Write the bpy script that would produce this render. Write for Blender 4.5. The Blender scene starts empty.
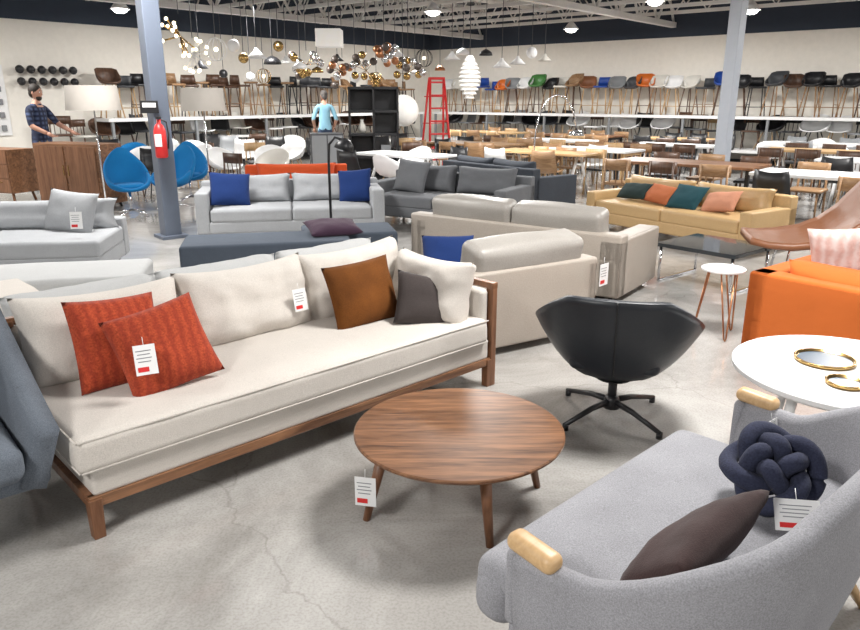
import bpy, math, random
from mathutils import Vector, Matrix, Euler, noise
random.seed(7)
D2=math.radians
scene=bpy.context.scene
# ---------------------------------------------------------------- materials
MATS={}
def newmat(name):
    m=bpy.data.materials.new(name); m.use_nodes=True
    nt=m.node_tree; b=nt.nodes['Principled BSDF']
    MATS[name]=m
    return m,nt,b
def N(nt,t,**k):
    n=nt.nodes.new(t)
    for a,v in k.items():
        setattr(n,a,v)
    return n
def plain(name,col,rough=.5,metal=0,coat=0,emit=None,spec=.5):
    m,nt,b=newmat(name)
    tc=N(nt,'ShaderNodeTexCoord'); no=N(nt,'ShaderNodeTexNoise'); no.inputs['Scale'].default_value=9
    nt.links.new(tc.outputs['Object'],no.inputs['Vector'])
    mx=N(nt,'ShaderNodeMix',data_type='RGBA')
    mx.inputs[6].default_value=(*[c*.93 for c in col],1); mx.inputs[7].default_value=(*[min(1,c*1.05) for c in col],1)
    nt.links.new(no.outputs['Fac'],mx.inputs[0]); nt.links.new(mx.outputs[2],b.inputs['Base Color'])
    b.inputs['Roughness'].default_value=rough; b.inputs['Metallic'].default_value=metal
    b.inputs['Coat Weight'].default_value=coat
    b.inputs['Specular IOR Level'].default_value=spec
    if emit:
        b.inputs['Emission Color'].default_value=(*col,1); b.inputs['Emission Strength'].default_value=emit
    return m
def fabric(name,col,var=.18,scale=260,bump=.3,rough=.95,sheen=.03,stripes=None,wr=.22,big=.25):
    m,nt,b=newmat(name)
    tc=N(nt,'ShaderNodeTexCoord')
    n1=N(nt,'ShaderNodeTexNoise'); n1.inputs['Scale'].default_value=scale; n1.inputs['Detail'].default_value=2
    n2=N(nt,'ShaderNodeTexNoise'); n2.inputs['Scale'].default_value=5; n2.inputs['Detail'].default_value=3
    nt.links.new(tc.outputs['Object'],n1.inputs['Vector']); nt.links.new(tc.outputs['Object'],n2.inputs['Vector'])
    mx=N(nt,'ShaderNodeMix',data_type='RGBA')
    mx.inputs[6].default_value=(*[c*(1-var) for c in col],1); mx.inputs[7].default_value=(*[min(1,c*(1+var)) for c in col],1)
    ad=N(nt,'ShaderNodeMath',operation='MULTIPLY_ADD'); ad.inputs[1].default_value=1-big
    nt.links.new(n1.outputs['Fac'],ad.inputs[0])
    m2=N(nt,'ShaderNodeMath',operation='MULTIPLY'); m2.inputs[1].default_value=big
    nt.links.new(n2.outputs['Fac'],m2.inputs[0]); nt.links.new(m2.outputs[0],ad.inputs[2])
    cr=N(nt,'ShaderNodeMapRange'); cr.inputs[1].default_value=.30; cr.inputs[2].default_value=.70
    nt.links.new(ad.outputs[0],cr.inputs[0]); nt.links.new(cr.outputs[0],mx.inputs[0])
    out=mx.outputs[2]
    if stripes:
        w=N(nt,'ShaderNodeTexWave'); w.bands_direction='X'; w.inputs['Scale'].default_value=stripes[0]; w.inputs['Distortion'].default_value=3
        w.inputs['Detail'].default_value=3; w.inputs['Detail Scale'].default_value=4
        nt.links.new(tc.outputs['Object'],w.inputs['Vector'])
        mf=N(nt,'ShaderNodeMath',operation='MULTIPLY'); mf.inputs[1].default_value=stripes[2] if len(stripes)>2 else 1
        nt.links.new(w.outputs['Fac'],mf.inputs[0])
        m3=N(nt,'ShaderNodeMix',data_type='RGBA'); m3.inputs[7].default_value=(*stripes[1],1)
        nt.links.new(out,m3.inputs[6]); nt.links.new(mf.outputs[0],m3.inputs[0]); out=m3.outputs[2]
    nt.links.new(out,b.inputs['Base Color'])
    b.inputs['Roughness'].default_value=rough; b.inputs['Sheen Weight'].default_value=sheen
    b.inputs['Specular IOR Level'].default_value=.25
    bp=N(nt,'ShaderNodeBump'); bp.inputs['Strength'].default_value=bump; bp.inputs['Distance'].default_value=.004
    nt.links.new(n1.outputs['Fac'],bp.inputs['Height'])
    bp2=N(nt,'ShaderNodeBump'); bp2.inputs['Strength'].default_value=wr; bp2.inputs['Distance'].default_value=.03
    nt.links.new(n2.outputs['Fac'],bp2.inputs['Height']); nt.links.new(bp.outputs[0],bp2.inputs['Normal'])
    nt.links.new(bp2.outputs[0],b.inputs['Normal'])
    return m
def leather(name,col,rough=.42):
    m=fabric(name,col,var=.1,scale=120,bump=.12,rough=rough,sheen=0,wr=.2)
    m.node_tree.nodes['Principled BSDF'].inputs['Specular IOR Level'].default_value=.5
    return m
def wood(name,c1,c2,axis=0,rough=.42,scale=1.0):
    m,nt,b=newmat(name)
    tc=N(nt,'ShaderNodeTexCoord'); mp=N(nt,'ShaderNodeMapping')
    s=[14*scale,14*scale,14*scale]; s[axis]=1.1*scale
    mp.inputs['Scale'].default_value=s
    nt.links.new(tc.outputs['Object'],mp.inputs['Vector'])
    n1=N(nt,'ShaderNodeTexNoise'); n1.inputs['Scale'].default_value=1.3; n1.inputs['Detail'].default_value=6; n1.inputs['Distortion'].default_value=1.2
    n2=N(nt,'ShaderNodeTexNoise'); n2.inputs['Scale'].default_value=9; n2.inputs['Detail'].default_value=3
    nt.links.new(mp.outputs[0],n1.inputs['Vector']); nt.links.new(mp.outputs[0],n2.inputs['Vector'])
    a=N(nt,'ShaderNodeMath',operation='MULTIPLY_ADD'); a.inputs[1].default_value=.3
    nt.links.new(n2.outputs['Fac'],a.inputs[0]); 
    q=N(nt,'ShaderNodeMath',operation='MULTIPLY'); q.inputs[1].default_value=.7; nt.links.new(n1.outputs['Fac'],q.inputs[0]); nt.links.new(q.outputs[0],a.inputs[2])
    cr=N(nt,'ShaderNodeValToRGB'); cr.color_ramp.elements[0].position=.36; cr.color_ramp.elements[1].position=.64
    cr.color_ramp.elements[0].color=(*c1,1); cr.color_ramp.elements[1].color=(*c2,1)
    nt.links.new(a.outputs[0],cr.inputs[0]); nt.links.new(cr.outputs[0],b.inputs['Base Color'])
    b.inputs['Roughness'].default_value=rough
    return m
fabric('cream',(.585,.545,.50),var=.11,scale=200)
fabric('palegrey',(.46,.465,.465),var=.1)
fabric('lightgrey',(.34,.35,.365),var=.15)
fabric('lovegrey',(.285,.285,.305),var=.28,scale=260)
fabric('midgrey',(.14,.145,.155))
fabric('charcoal',(.05,.057,.07))
fabric('slate',(.07,.085,.11))
fabric('armnavy',(.12,.138,.165),var=.32,scale=240)
fabric('cobalt',(.010,.030,.125),var=.1)
fabric('navyknot',(.030,.034,.062),var=.3,scale=170,bump=.4)
fabric('rust',(.38,.060,.024),var=.4,scale=120,stripes=(7,(.22,.028,.016),.6))
fabric('copper',(.135,.045,.008),var=.45,sheen=0,big=.6)
fabric('taupevelvet',(.052,.042,.040),sheen=.1)
fabric('aubergine',(.05,.025,.045),sheen=.1)
fabric('plum',(.045,.026,.025),var=.35,sheen=.1,big=.5)
fabric('orangefab',(.54,.13,.026),var=.1)
fabric('redorange',(.45,.07,.02),var=.1)
fabric('pinkish',(.60,.42,.38),var=.2,stripes=(5,(.66,.58,.56)))
fabric('teal',(.015,.06,.075)); fabric('darkgreen',(.02,.035,.035)); fabric('coral',(.42,.13,.055)); fabric('blush',(.52,.24,.15))
fabric('azure',(.008,.15,.38))
leather('taupeleather',(.375,.33,.285)); leather('taupegrey',(.32,.30,.275)); leather('tanleather',(.49,.325,.155)); leather('blackleather',(.015,.018,.024),rough=.38)
leather('brownleather',(.24,.095,.042),rough=.4)
wood('walnut',(.10,.042,.019),(.30,.145,.070),0); wood('walnut_z',(.12,.048,.02),(.26,.12,.06),2)
wood('tabletop',(.075,.032,.015),(.270,.130,.064),0,rough=.36,scale=1.3)
wood('oak',(.48,.30,.14),(.62,.42,.22),0); wood('oak_z',(.42,.26,.12),(.56,.37,.19),2); wood('mid_wood',(.22,.12,.055),(.38,.23,.12),0)
wood('darkwood',(.06,.03,.018),(.12,.06,.035),2)
plain('white',(.78,.78,.78),.4); plain('offwhite',(.64,.62,.57),.6); plain('black',(.012,.012,.014),.4); plain('darkgrey',(.05,.053,.06),.5)
plain('chrome',(.75,.75,.77),.15,1); plain('steel',(.3,.3,.32),.35,1); plain('brass',(.50,.33,.13),.25,1); plain('copperm',(.45,.20,.10),.3,1); plain('smoke',(.10,.08,.07),.15)
plain('red',(.6,.02,.02),.4); plain('green',(.06,.2,.05),.4); plain('orange',(.60,.14,.02),.4); plain('blue',(.015,.06,.30),.4)
plain('gray',(.22,.23,.24),.5); plain('colblue',(.105,.125,.165),.5); plain('colwhite',(.38,.41,.46),.5)
plain('wallwhite',(.80,.765,.70),.9); plain('band',(.035,.047,.07),.9); plain('truss',(.74,.73,.71),.6); plain('deck',(.24,.25,.27),.9)
plain('shade',(.46,.425,.385),.9); plain('glow',(1,.97,.92),.5,emit=16); plain('bulb',(1,.85,.6),.5,emit=5); plain('lantern',(.9,.88,.84),.7,emit=.15)
plain('traydark',(.03,.06,.10),.3); plain('skin',(.50,.27,.19),.55); plain('hair',(.02,.014,.01),.7); plain('hairgrey',(.10,.09,.085),.7)
plain('shirtblue',(.26,.50,.64),.9); plain('jeans',(.03,.05,.10),.9); plain('khaki',(.28,.22,.15),.9); plain('shoe',(.03,.02,.015),.5)
plain('eyewhite',(.8,.8,.8),.3); plain('lip',(.4,.13,.1),.5)
m,nt,b=newmat('plaid'); tc=N(nt,'ShaderNodeTexCoord')
ws=[]
for dr in ('X','Z'):
    w=N(nt,'ShaderNodeTexWave'); w.bands_direction=dr; w.inputs['Scale'].default_value=4.5; nt.links.new(tc.outputs['Object'],w.inputs['Vector']); ws.append(w)
ad=N(nt,'ShaderNodeMath',operation='MULTIPLY'); nt.links.new(ws[0].outputs['Fac'],ad.inputs[0]); nt.links.new(ws[1].outputs['Fac'],ad.inputs[1])
mx=N(nt,'ShaderNodeMix',data_type='RGBA'); mx.inputs[6].default_value=(.01,.015,.04,1); mx.inputs[7].default_value=(.07,.10,.20,1)
nt.links.new(ad.outputs[0],mx.inputs[0]); nt.links.new(mx.outputs[2],b.inputs['Base Color']); b.inputs['Roughness'].default_value=.9
m,nt,b=newmat('blackglass'); b.inputs['Base Color'].default_value=(.03,.035,.04,1); b.inputs['Roughness'].default_value=.06
# concrete : polished, mottled, faint hairline cracks
m,nt,b=newmat('concrete'); tc=N(nt,'ShaderNodeTexCoord')
n1=N(nt,'ShaderNodeTexNoise'); n1.inputs['Scale'].default_value=.9; n1.inputs['Detail'].default_value=10; n1.inputs['Roughness'].default_value=.68; n1.inputs['Distortion'].default_value=.8
n2=N(nt,'ShaderNodeTexNoise'); n2.inputs['Scale'].default_value=95; n2.inputs['Detail'].default_value=3
n3=N(nt,'ShaderNodeTexNoise'); n3.inputs['Scale'].default_value=2.5; n3.inputs['Detail'].default_value=5
for n in (n1,n2,n3): nt.links.new(tc.outputs['Object'],n.inputs['Vector'])
c1=N(nt,'ShaderNodeValToRGB'); c1.color_ramp.elements[0].position=.36; c1.color_ramp.elements[1].position=.64
c1.color_ramp.elements[0].color=(.30,.287,.27,1); c1.color_ramp.elements[1].color=(.50,.487,.465,1)
c2=N(nt,'ShaderNodeValToRGB'); c2.color_ramp.elements[0].position=.33; c2.color_ramp.elements[1].position=.56
c2.color_ramp.elements[0].color=(.84,.83,.82,1); c2.color_ramp.elements[1].color=(1,1,1,1)
nt.links.new(n1.outputs['Fac'],c1.inputs[0]); nt.links.new(n2.outputs['Fac'],c2.inputs[0])
mm=N(nt,'ShaderNodeMix',data_type='RGBA',blend_type='MULTIPLY'); mm.inputs[0].default_value=1
nt.links.new(c1.outputs[0],mm.inputs[6]); nt.links.new(c2.outputs[0],mm.inputs[7])
va=N(nt,'ShaderNodeVectorMath',operation='MULTIPLY_ADD'); va.inputs[1].default_value=(.5,.5,.5)
nt.links.new(n3.outputs['Color'],va.inputs[0]); nt.links.new(tc.outputs['Object'],va.inputs[2])
vo=N(nt,'ShaderNodeTexVoronoi'); vo.feature='DISTANCE_TO_EDGE'; vo.inputs['Scale'].default_value=.42; nt.links.new(va.outputs[0],vo.inputs['Vector'])
c3=N(nt,'ShaderNodeValToRGB'); c3.color_ramp.elements[0].position=.0; c3.color_ramp.elements[1].position=.0018
c3.color_ramp.elements[0].color=(.80,.79,.78,1); c3.color_ramp.elements[1].color=(1,1,1,1)
nt.links.new(vo.outputs['Distance'],c3.inputs[0])
m4=N(nt,'ShaderNodeMix',data_type='RGBA',blend_type='MULTIPLY'); m4.inputs[0].default_value=1
nt.links.new(mm.outputs[2],m4.inputs[6]); nt.links.new(c3.outputs[0],m4.inputs[7]); nt.links.new(m4.outputs[2],b.inputs['Base Color'])
rr=N(nt,'ShaderNodeMapRange'); rr.inputs[3].default_value=.05; rr.inputs[4].default_value=.22; nt.links.new(n1.outputs['Fac'],rr.inputs[0]); nt.links.new(rr.outputs[0],b.inputs['Roughness'])
b.inputs['Specular IOR Level'].default_value=.9

# ---------------------------------------------------------------- builder
def rotm(r): return Euler([D2(a) for a in r]).to_matrix()
class B:
    def __init__(s,name):
        s.name=name; s.v=[]; s.f=[]; s.m=[]; s.sm=[]; s.mi={}; s.T=Matrix.Identity(4)
    def idx(s,mat):
        if mat not in s.mi: s.mi[mat]=len(s.mi)
        return s.mi[mat]
    def add(s,vs,fs,mat,smooth=True,c=(0,0,0),rot=None):
        o=len(s.v); c=Vector(c); R=rotm(rot) if rot else None
        for p in vs:
            p=Vector(p)
            if R: p=R@p
            s.v.append(s.T@(p+c))
        k=s.idx(mat)
        for i,f in enumerate(fs):
            s.f.append([a+o for a in f]); s.m.append(k)
            s.sm.append(smooth if isinstance(smooth,bool) else smooth[i])
    def rbox(s,c,size,mat,r=.04,seg=3,k=4,bulge=(0,0,0),rot=None,wr=0,taper=None,seed=0):
        h=[a/2 for a in size]; r=min(r,min(h)*.98)
        ax=[]
        for a in range(3):
            L=[h[a]-r+r*math.tan(math.pi/4*i/seg) for i in range(seg+1)]
            ins=[-(h[a]-r)+2*(h[a]-r)*j/k for j in range(1,k)]
            ax.append([-x for x in reversed(L)]+ins+L)
        key={}; vs=[]; fs=[]
        def V(i,j,l):
            q=(i,j,l)
            if q in key: return key[q]
            p=Vector((ax[0][i],ax[1][j],ax[2][l]))
            inn=Vector([max(-(h[a]-r),min(h[a]-r,p[a])) for a in range(3)])
            d=p-inn
            if d.length>1e-9: d.normalize()
            w=inn+d*r
            n=[w[a]/h[a] for a in range(3)]
            e=[max(0,1-x*x) for x in n]
            w.x+=bulge[0]*n[0]*e[1]*e[2]; w.y+=bulge[1]*n[1]*e[0]*e[2]; w.z+=bulge[2]*n[2]*e[0]*e[1]
            if wr:
                w+=d*wr*noise.noise(Vector((w.x*5+seed,w.y*5+seed*2,w.z*5)))
            if taper:
                t=(n[2]+1)/2; w.x*=1+(taper-1)*t; w.y*=1+(taper-1)*t
            key[q]=len(vs); vs.append(w); return key[q]
        n0,n1,n2=[len(a)-1 for a in ax]
        for i in range(n0):
            for j in range(n1):
                fs.append((V(i,j,0),V(i,j+1,0),V(i+1,j+1,0),V(i+1,j,0)))
                fs.append((V(i,j,n2),V(i+1,j,n2),V(i+1,j+1,n2),V(i,j+1,n2)))
        for i in range(n0):
            for l in range(n2):
                fs.append((V(i,0,l),V(i+1,0,l),V(i+1,0,l+1),V(i,0,l+1)))
                fs.append((V(i,n1,l),V(i,n1,l+1),V(i+1,n1,l+1),V(i+1,n1,l)))
        for j in range(n1):
            for l in range(n2):
                fs.append((V(0,j,l),V(0,j,l+1),V(0,j+1,l+1),V(0,j+1,l)))
                fs.append((V(n0,j,l),V(n0,j+1,l),V(n0,j+1,l+1),V(n0,j,l+1)))
        s.add(vs,fs,mat,True if seg>1 else False,c,rot)
    def box(s,c,size,mat,r=.003,rot=None,taper=None):
        s.rbox(c,size,mat,r=r,seg=1,k=1,rot=rot,taper=taper)
    def cyl(s,p1,p2,r1,mat,r2=None,n=14):
        if r2 is None: r2=r1
        p1=Vector(p1);p2=Vector(p2); d=(p2-p1).normalized()
        u=d.orthogonal().normalized(); w=d.cross(u)
        vs=[];fs=[];sm=[]
        for i in range(n):
            a=2*math.pi*i/n; o=u*math.cos(a)+w*math.sin(a)
            vs+= [p1+o*r1,p2+o*r2]
        for i in range(n):
            j=(i+1)%n; fs.append((2*i,2*j,2*j+1,2*i+1)); sm.append(True)
        fs.append(tuple(2*i for i in reversed(range(n)))); sm.append(False)
        fs.append(tuple(2*i+1 for i in range(n))); sm.append(False)
        s.add(vs,fs,mat,sm)
    def tube(s,path,r,mat,n=8,closed=False):
        P=[Vector(p) for p in path]; m=len(P); vs=[];fs=[]
        u=None
        for i in range(m):
            if closed: t=P[(i+1)%m]-P[(i-1)%m]
            else: t=P[min(i+1,m-1)]-P[max(i-1,0)]
            t.normalize()
            if u is None: u=t.orthogonal().normalized()
            else:
                u=(u-t*u.dot(t))
                u=u.normalized() if u.length>1e-6 else t.orthogonal().normalized()
            w=t.cross(u); rr=r(i/(m-1)) if callable(r) else r
            for a in range(n):
                an=2*math.pi*a/n; vs.append(P[i]+(u*math.cos(an)+w*math.sin(an))*rr)
        for i in range(m if closed else m-1):
            for a in range(n):
                b=(a+1)%n; i2=(i+1)%m
                fs.append((i*n+a,i*n+b,i2*n+b,i2*n+a))
        sm=[True]*len(fs)
        if not closed:
            fs.append(tuple(reversed(range(n)))); fs.append(tuple((m-1)*n+a for a in range(n))); sm+=[False,False]
        s.add(vs,fs,mat,sm)
    def lathe(s,prof,mat,c=(0,0,0),n=24,rot=None,smooth=True,sy=1):
        vs=[];fs=[];m=len(prof)
        for (r,z) in prof:
            for i in range(n):
                a=2*math.pi*i/n; vs.append((r*math.cos(a),r*math.sin(a)*sy,z))
        for j in range(m-1):
            for i in range(n):
                k=(i+1)%n; fs.append((j*n+i,j*n+k,(j+1)*n+k,(j+1)*n+i))
        s.add(vs,fs,mat,smooth,c,rot)
    def ball(s,c,r,mat,n=12,sc=(1,1,1),rot=None):
        m=max(5,n//2+1)
        vs=[];fs=[]
        for j in range(m+1):
            t=math.pi*j/m
            for i in range(n):
                a=2*math.pi*i/n; vs.append((r*sc[0]*math.sin(t)*math.cos(a),r*sc[1]*math.sin(t)*math.sin(a),-r*sc[2]*math.cos(t)))
        for j in range(m):
            for i in range(n):
                k=(i+1)%n; fs.append((j*n+i,j*n+k,(j+1)*n+k,(j+1)*n+i))
        s.add(vs,fs,mat,True,c,rot)
    def pillow(s,c,w,h,t,mat,rot=None,n=16,wr=.008,seed=0,p=2.4,q=.5,sag=0):
        vs=[];fs=[];key={}
        def P(i,j,side):
            u=-1+2*i/n; v=-1+2*j/n
            edge=(i in(0,n) or j in(0,n))
            qq=(i,j,0 if edge else side)
            if qq in key: return key[qq]
            u=math.copysign(abs(u)**.85,u); v=math.copysign(abs(v)**.85,v)
            x=u*w/2*(1-.06*(1-v*v)); z=v*h/2*(1-.06*(1-u*u))
            if sag and v>0: z-=sag*(1-u*u)*v
            y=0 if edge else side*t/2*((1-abs(u)**p)*(1-abs(v)**p))**q
            if v<0 and not edge: y*=1+.25*(-v)*(1+v)*2
            y+=wr*(noise.noise(Vector((x*9+seed,z*9,side)))+.5*noise.noise(Vector((x*20+seed,z*20,side))))*(0 if edge else 1)
            key[qq]=len(vs); vs.append((x,y,z)); return key[qq]
        for i in range(n):
            for j in range(n):
                fs.append((P(i,j,-1),P(i+1,j,-1),P(i+1,j+1,-1),P(i,j+1,-1)))
                fs.append((P(i,j,1),P(i,j+1,1),P(i+1,j+1,1),P(i+1,j,1)))
        s.add(vs,fs,mat,True,c,rot)
    def surf(s,fn,nu,nv,th,mat,c=(0,0,0),rot=None):
        G=[[Vector(fn(i/nu,j/nv)) for j in range(nv+1)] for i in range(nu+1)]
        vs=[];fs=[]
        def nrm(i,j):
            a=G[min(i+1,nu)][j]-G[max(i-1,0)][j]; b=G[i][min(j+1,nv)]-G[i][max(j-1,0)]
            q=a.cross(b); return q.normalized() if q.length>1e-9 else Vector((0,0,1))
        for sd in (0,1):
            for i in range(nu+1):
                for j in range(nv+1):
                    vs.append(G[i][j]+nrm(i,j)*(th/2 if sd==0 else -th/2))
        W=nv+1; O=(nu+1)*W
        for i in range(nu):
            for j in range(nv):
                a,b_,c_,d=i*W+j,(i+1)*W+j,(i+1)*W+j+1,i*W+j+1
                fs.append((a,b_,c_,d)); fs.append((O+d,O+c_,O+b_,O+a))
        for i in range(nu):
            for j in (0,nv):
                a,b_=i*W+j,(i+1)*W+j
                fs.append((a,O+a,O+b_,b_) if j==0 else (b_,O+b_,O+a,a))
        for j in range(nv):
            for i in (0,nu):
                a,b_=i*W+j,i*W+j+1
                fs.append((b_,O+b_,O+a,a) if i==0 else (a,O+a,O+b_,b_))
        s.add(vs,fs,mat,True,c,rot)
    def sweep(s,path,sec,mat,caps=True):
        vs=[];fs=[];m=len(path); n=len(sec(0,0))
        for i,(x,y) in enumerate(path):
            a=Vector(path[max(i-1,0)]);b_=Vector(path[min(i+1,m-1)]); t=(b_-a).normalized(); nx,ny=t.y,-t.x
            for (o,z) in sec(i/(m-1),i): vs.append((x+nx*o,y+ny*o,z))
        for i in range(m-1):
            for a in range(n):
                b_=(a+1)%n; fs.append((i*n+a,(i+1)*n+a,(i+1)*n+b_,i*n+b_))
        if caps:
            fs.append(tuple(range(n))); fs.append(tuple((m-1)*n+a for a in reversed(range(n))))
        s.add(vs,fs,mat,True)
    def finish(s,loc=(0,0,0),ang=0,parent=None):
        me=bpy.data.meshes.new(s.name)
        me.from_pydata([tuple(v) for v in s.v],[],s.f)
        for k in s.mi: me.materials.append(MATS[k])
        me.polygons.foreach_set('material_index',s.m); me.polygons.foreach_set('use_smooth',s.sm)
        me.update()
        o=bpy.data.objects.new(s.name,me); scene.collection.objects.link(o)
        o.location=loc if len(loc)==3 else (*loc,0); o.rotation_euler=(0,0,ang)
        if parent: o.parent=parent
        return o
def inst(o,loc,ang=0,name=None):
    p=bpy.data.objects.new(name or o.name.split('.')[0],o.data); scene.collection.objects.link(p)
    p.location=loc if len(loc)==3 else (*loc,0); p.rotation_euler=(0,0,ang); return p
def face(fx,fy): return math.atan2(fx,-fy)

# ---------------------------------------------------------------- room
C=Vector((0,26)); bd=Vector((.766,-.643)); ad_=Vector((-.643,-.766))
def RP(s,t): 
    p=C+bd*s+ad_*t; return (p.x,p.y)
S_,T_=32,34
def polyprism(name,pts,z0,z1,mat):
    n=len(pts); v=[(x,y,z0) for x,y in pts]+[(x,y,z1) for x,y in pts]
    f=[tuple(reversed(range(n))),tuple(range(n,2*n))]+[(i,(i+1)%n,(i+1)%n+n,i+n) for i in range(n)]
    b=B(name); b.add(v,f,mat,False); return b.finish()
polyprism('floor',[RP(0,0),RP(0,T_),RP(S_,T_),RP(S_,0)],-.1,0,'concrete')
polyprism('ceiling',[RP(0,0),RP(0,T_),RP(S_,T_),RP(S_,0)],4.5,4.6,'deck')
polyprism('wall_left',[RP(0,0),RP(-.15,0),RP(-.15,T_),RP(0,T_)],0,4.5,'wallwhite')
polyprism('wall_right',[RP(-.15,0),RP(-.15,-.15),RP(S_,-.15),RP(S_,0)],0,4.5,'wallwhite')
polyprism('trim_1',[RP(.03,.03),RP(.0,.03),RP(.0,T_),RP(.03,T_)],3.2,4.5,'band')
polyprism('trim_2',[RP(0,.03),RP(0,.0),RP(S_,0),RP(S_,.03)],3.2,4.5,'band')
polyprism('baseboard_left',[RP(.02,.03),RP(.0,.03),RP(.0,T_),RP(.02,T_)],0,.12,'darkgrey')
polyprism('baseboard_right',[RP(0,.02),RP(0,.0),RP(S_,0),RP(S_,.02)],0,.12,'darkgrey')
Mroom=Matrix(((bd.x,ad_.x,0,0),(bd.y,ad_.y,0,26),(0,0,1,0),(0,0,0,1)))
b=B('ceiling_truss'); b.T=Mroom
def truss(b,axis,pos,l0,l1,z0,z1,step,w):
    def P(a,z): return (pos,a,z) if axis=='t' else (a,pos,z)
    n=int((l1-l0)/step)
    for z,ww in ((z0,w),(z1,w)):
        c=P((l0+l1)/2,z); sz=(ww,l1-l0,ww) if axis=='t' else (l1-l0,ww,ww)
        b.box(c,sz,'truss',r=.001)
    for i in range(n):
        a=l0+i*step
        b.cyl(P(a,z0),P(a+step/2,z1),w*.25,'truss',n=4); b.cyl(P(a+step/2,z1),P(a+step,z0),w*.25,'truss',n=4)
for k in range(15): truss(b,'s',.9+k*1.35,0.05,24,3.72,4.3,.8,.08)
for sx in (2.2,8.5,14.8,21): truss(b,'t',sx,0.05,20,3.5,4.3,1.1,.13)
b.finish()
b=B('ceiling_duct'); b.T=Mroom
b.cyl((5.2,1,4.15),(5.2,19,4.15),.22,'truss',n=16); b.cyl((18,1,4.1),(18,15,4.1),.25,'band',n=16); b.finish()
b=B('support_column'); b.box((0,0,2.25),(.2,.2,4.5),'colblue',r=.01); b.box((0,0,.02),(.32,.32,.04),'colblue',r=.005); b.finish((-3.2,8.8),D2(40))
b=B('support_column'); b.box((0,0,2.25),(.2,.2,4.5),'colwhite',r=.01); b.box((0,0,.02),(.32,.32,.04),'colwhite',r=.005); b.finish((4.85,12.2),D2(40))
b=B('fire_extinguisher')
b.lathe([(0,0),(.06,0),(.07,.02),(.07,.30),(.05,.36),(.022,.39),(.022,.43),(0,.43)],'red',n=18)
b.box((0,0,.45),(.03,.1,.03),'black'); b.tube([(0,.04,.44),(.06,.08,.40),(.08,.06,.26),(.075,.02,.1)],.01,'black')
b.box((0,-.07,.2),(.08,.004,.14),'white'); b.finish((-3.13,8.58,.98),0)
b=B('safety_sign'); b.box((0,0,0),(.2,.01,.14),'black'); b.box((0,-.007,.02),(.15,.004,.05),'white'); b.finish((-3.24,8.64,1.55),D2(8))

# ---------------------------------------------------------------- cream sofa
b=B('sofa')
for x in (-1.13,1.13):
    b.box((x,-.45,.085),(.045,.045,.17),'walnut_z',taper=1.15)
    b.box((x,.45,.34),(.045,.045,.68),'walnut_z')
b.box((0,-.45,.155),(2.3,.035,.045),'walnut'); b.box((0,.455,.155),(2.3,.035,.045),'walnut')
b.box((-1.135,0,.155),(.035,.9,.045),'walnut_z'); b.box((1.135,0,.155),(.035,.9,.045),'walnut_z')
b.box((1.155,-.45,.31),(.04,.05,.62),'walnut_z'); b.box((1.155,.0,.615),(.045,.95,.035),'walnut_z'); b.box((0,.465,.675),(2.35,.04,.035),'walnut')
b.box((-1.155,.43,.43),(.035,.09,.52),'walnut_z')
b.rbox((0,0,.235),(2.26,.92,.13),'cream',r=.02)
b.rbox((-.04,-.06,.36),(2.27,.86,.15),'cream',r=.035,k=14,bulge=(0,.0,.01),wr=.009)
for z in (.298,.423):
    b.tube([(-1.168,-.487,z),(1.088,-.487,z)],.004,'cream',n=6)
    b.tube([(-1.172,-.48,z),(-1.172,.3,z)],.004,'cream',n=6)
b.rbox((0,.42,.44),(2.26,.07,.44),'cream',r=.03)
b.rbox((1.10,0,.43),(.07,.9,.34),'cream',r=.03)
for i,x in enumerate((-.77,-.03,.68)):
    b.pillow((x,.26,.60),.76,.43,.25,'cream',rot=(-14,(i-1)*-1.5,0),wr=.018,seed=i*3,p=5,q=.45,n=24,sag=.018)
b.pillow((.96,-.14,.585),.60,.38,.23,'cream',rot=(-15,0,-90),wr=.016,seed=11,p=5,q=.45,n=24,sag=.015)
sofaA=b.finish((-.79,3.56),face(.69,-.73))
def on(o_loc,ang,x,y,z):
    c,s_=math.cos(ang),math.sin(ang); return (o_loc[0]+c*x-s_*y,o_loc[1]+s_*x+c*y,z)
cs=((-.79,3.56),face(.69,-.73))
def place_pillow(name,base,x,y,z,w,h,t,mat,rot,yaw=0,seed=0):
    b=B(name); b.pillow((0,0,0),w,h,t,mat,rot=rot,seed=seed)
    return b.finish(on(*base,x,y,z),base[1]+D2(yaw))
place_pillow('throw_pillow',cs,-.80,.02,.615,.40,.41,.14,'rust',(-24,4,0),yaw=2,seed=1)
place_pillow('throw_pillow',cs,-.67,-.15,.60,.41,.39,.15,'rust',(-30,-10,0),yaw=-4,seed=4)
place_pillow('throw_pillow',cs,.54,-.03,.595,.45,.38,.15,'copper',(-20,-2,0),yaw=-2,seed=2)
place_pillow('throw_pillow',cs,.83,-.26,.54,.40,.31,.13,'taupevelvet',(-26,14,0),yaw=-26,seed=6)
# ---------------------------------------------------------------- price tags
def tag(loc,ang,tilt,s=1.0,w=.075,h=.11):
    b=B('price_tag')
    b.box((0,0,-h/2),(w,.0015,h),'white',r=.0003)
    b.box((-w*.15,-.0012,-h*.82),(w*.5,.001,h*.16),'red',r=.0002)
    for i in range(4): b.box((-.004,-.0012,-h*(.2+.12*i)),(w*(.7-.12*(i%2)),.001,h*.03),'gray',r=.0002)
    b.tube([(0,0,0),(0,.003,.03)],.0012,'white',n=5)
    o=b.finish(loc,ang); o.rotation_euler=(tilt,0,ang); o.scale=(s,s,s); return o
tag(on(*cs,-.80,-.265,.67),cs[1]+D2(-16),D2(-28),1.15)
tag(on(*cs,.20,.10,.66),cs[1],D2(-12),1.1)
tag(on(*cs,.98,-.36,.62),cs[1]+D2(-60),D2(-10),.9)
tag((-.255,2.515,.225),D2(-12),0,1.15)
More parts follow.
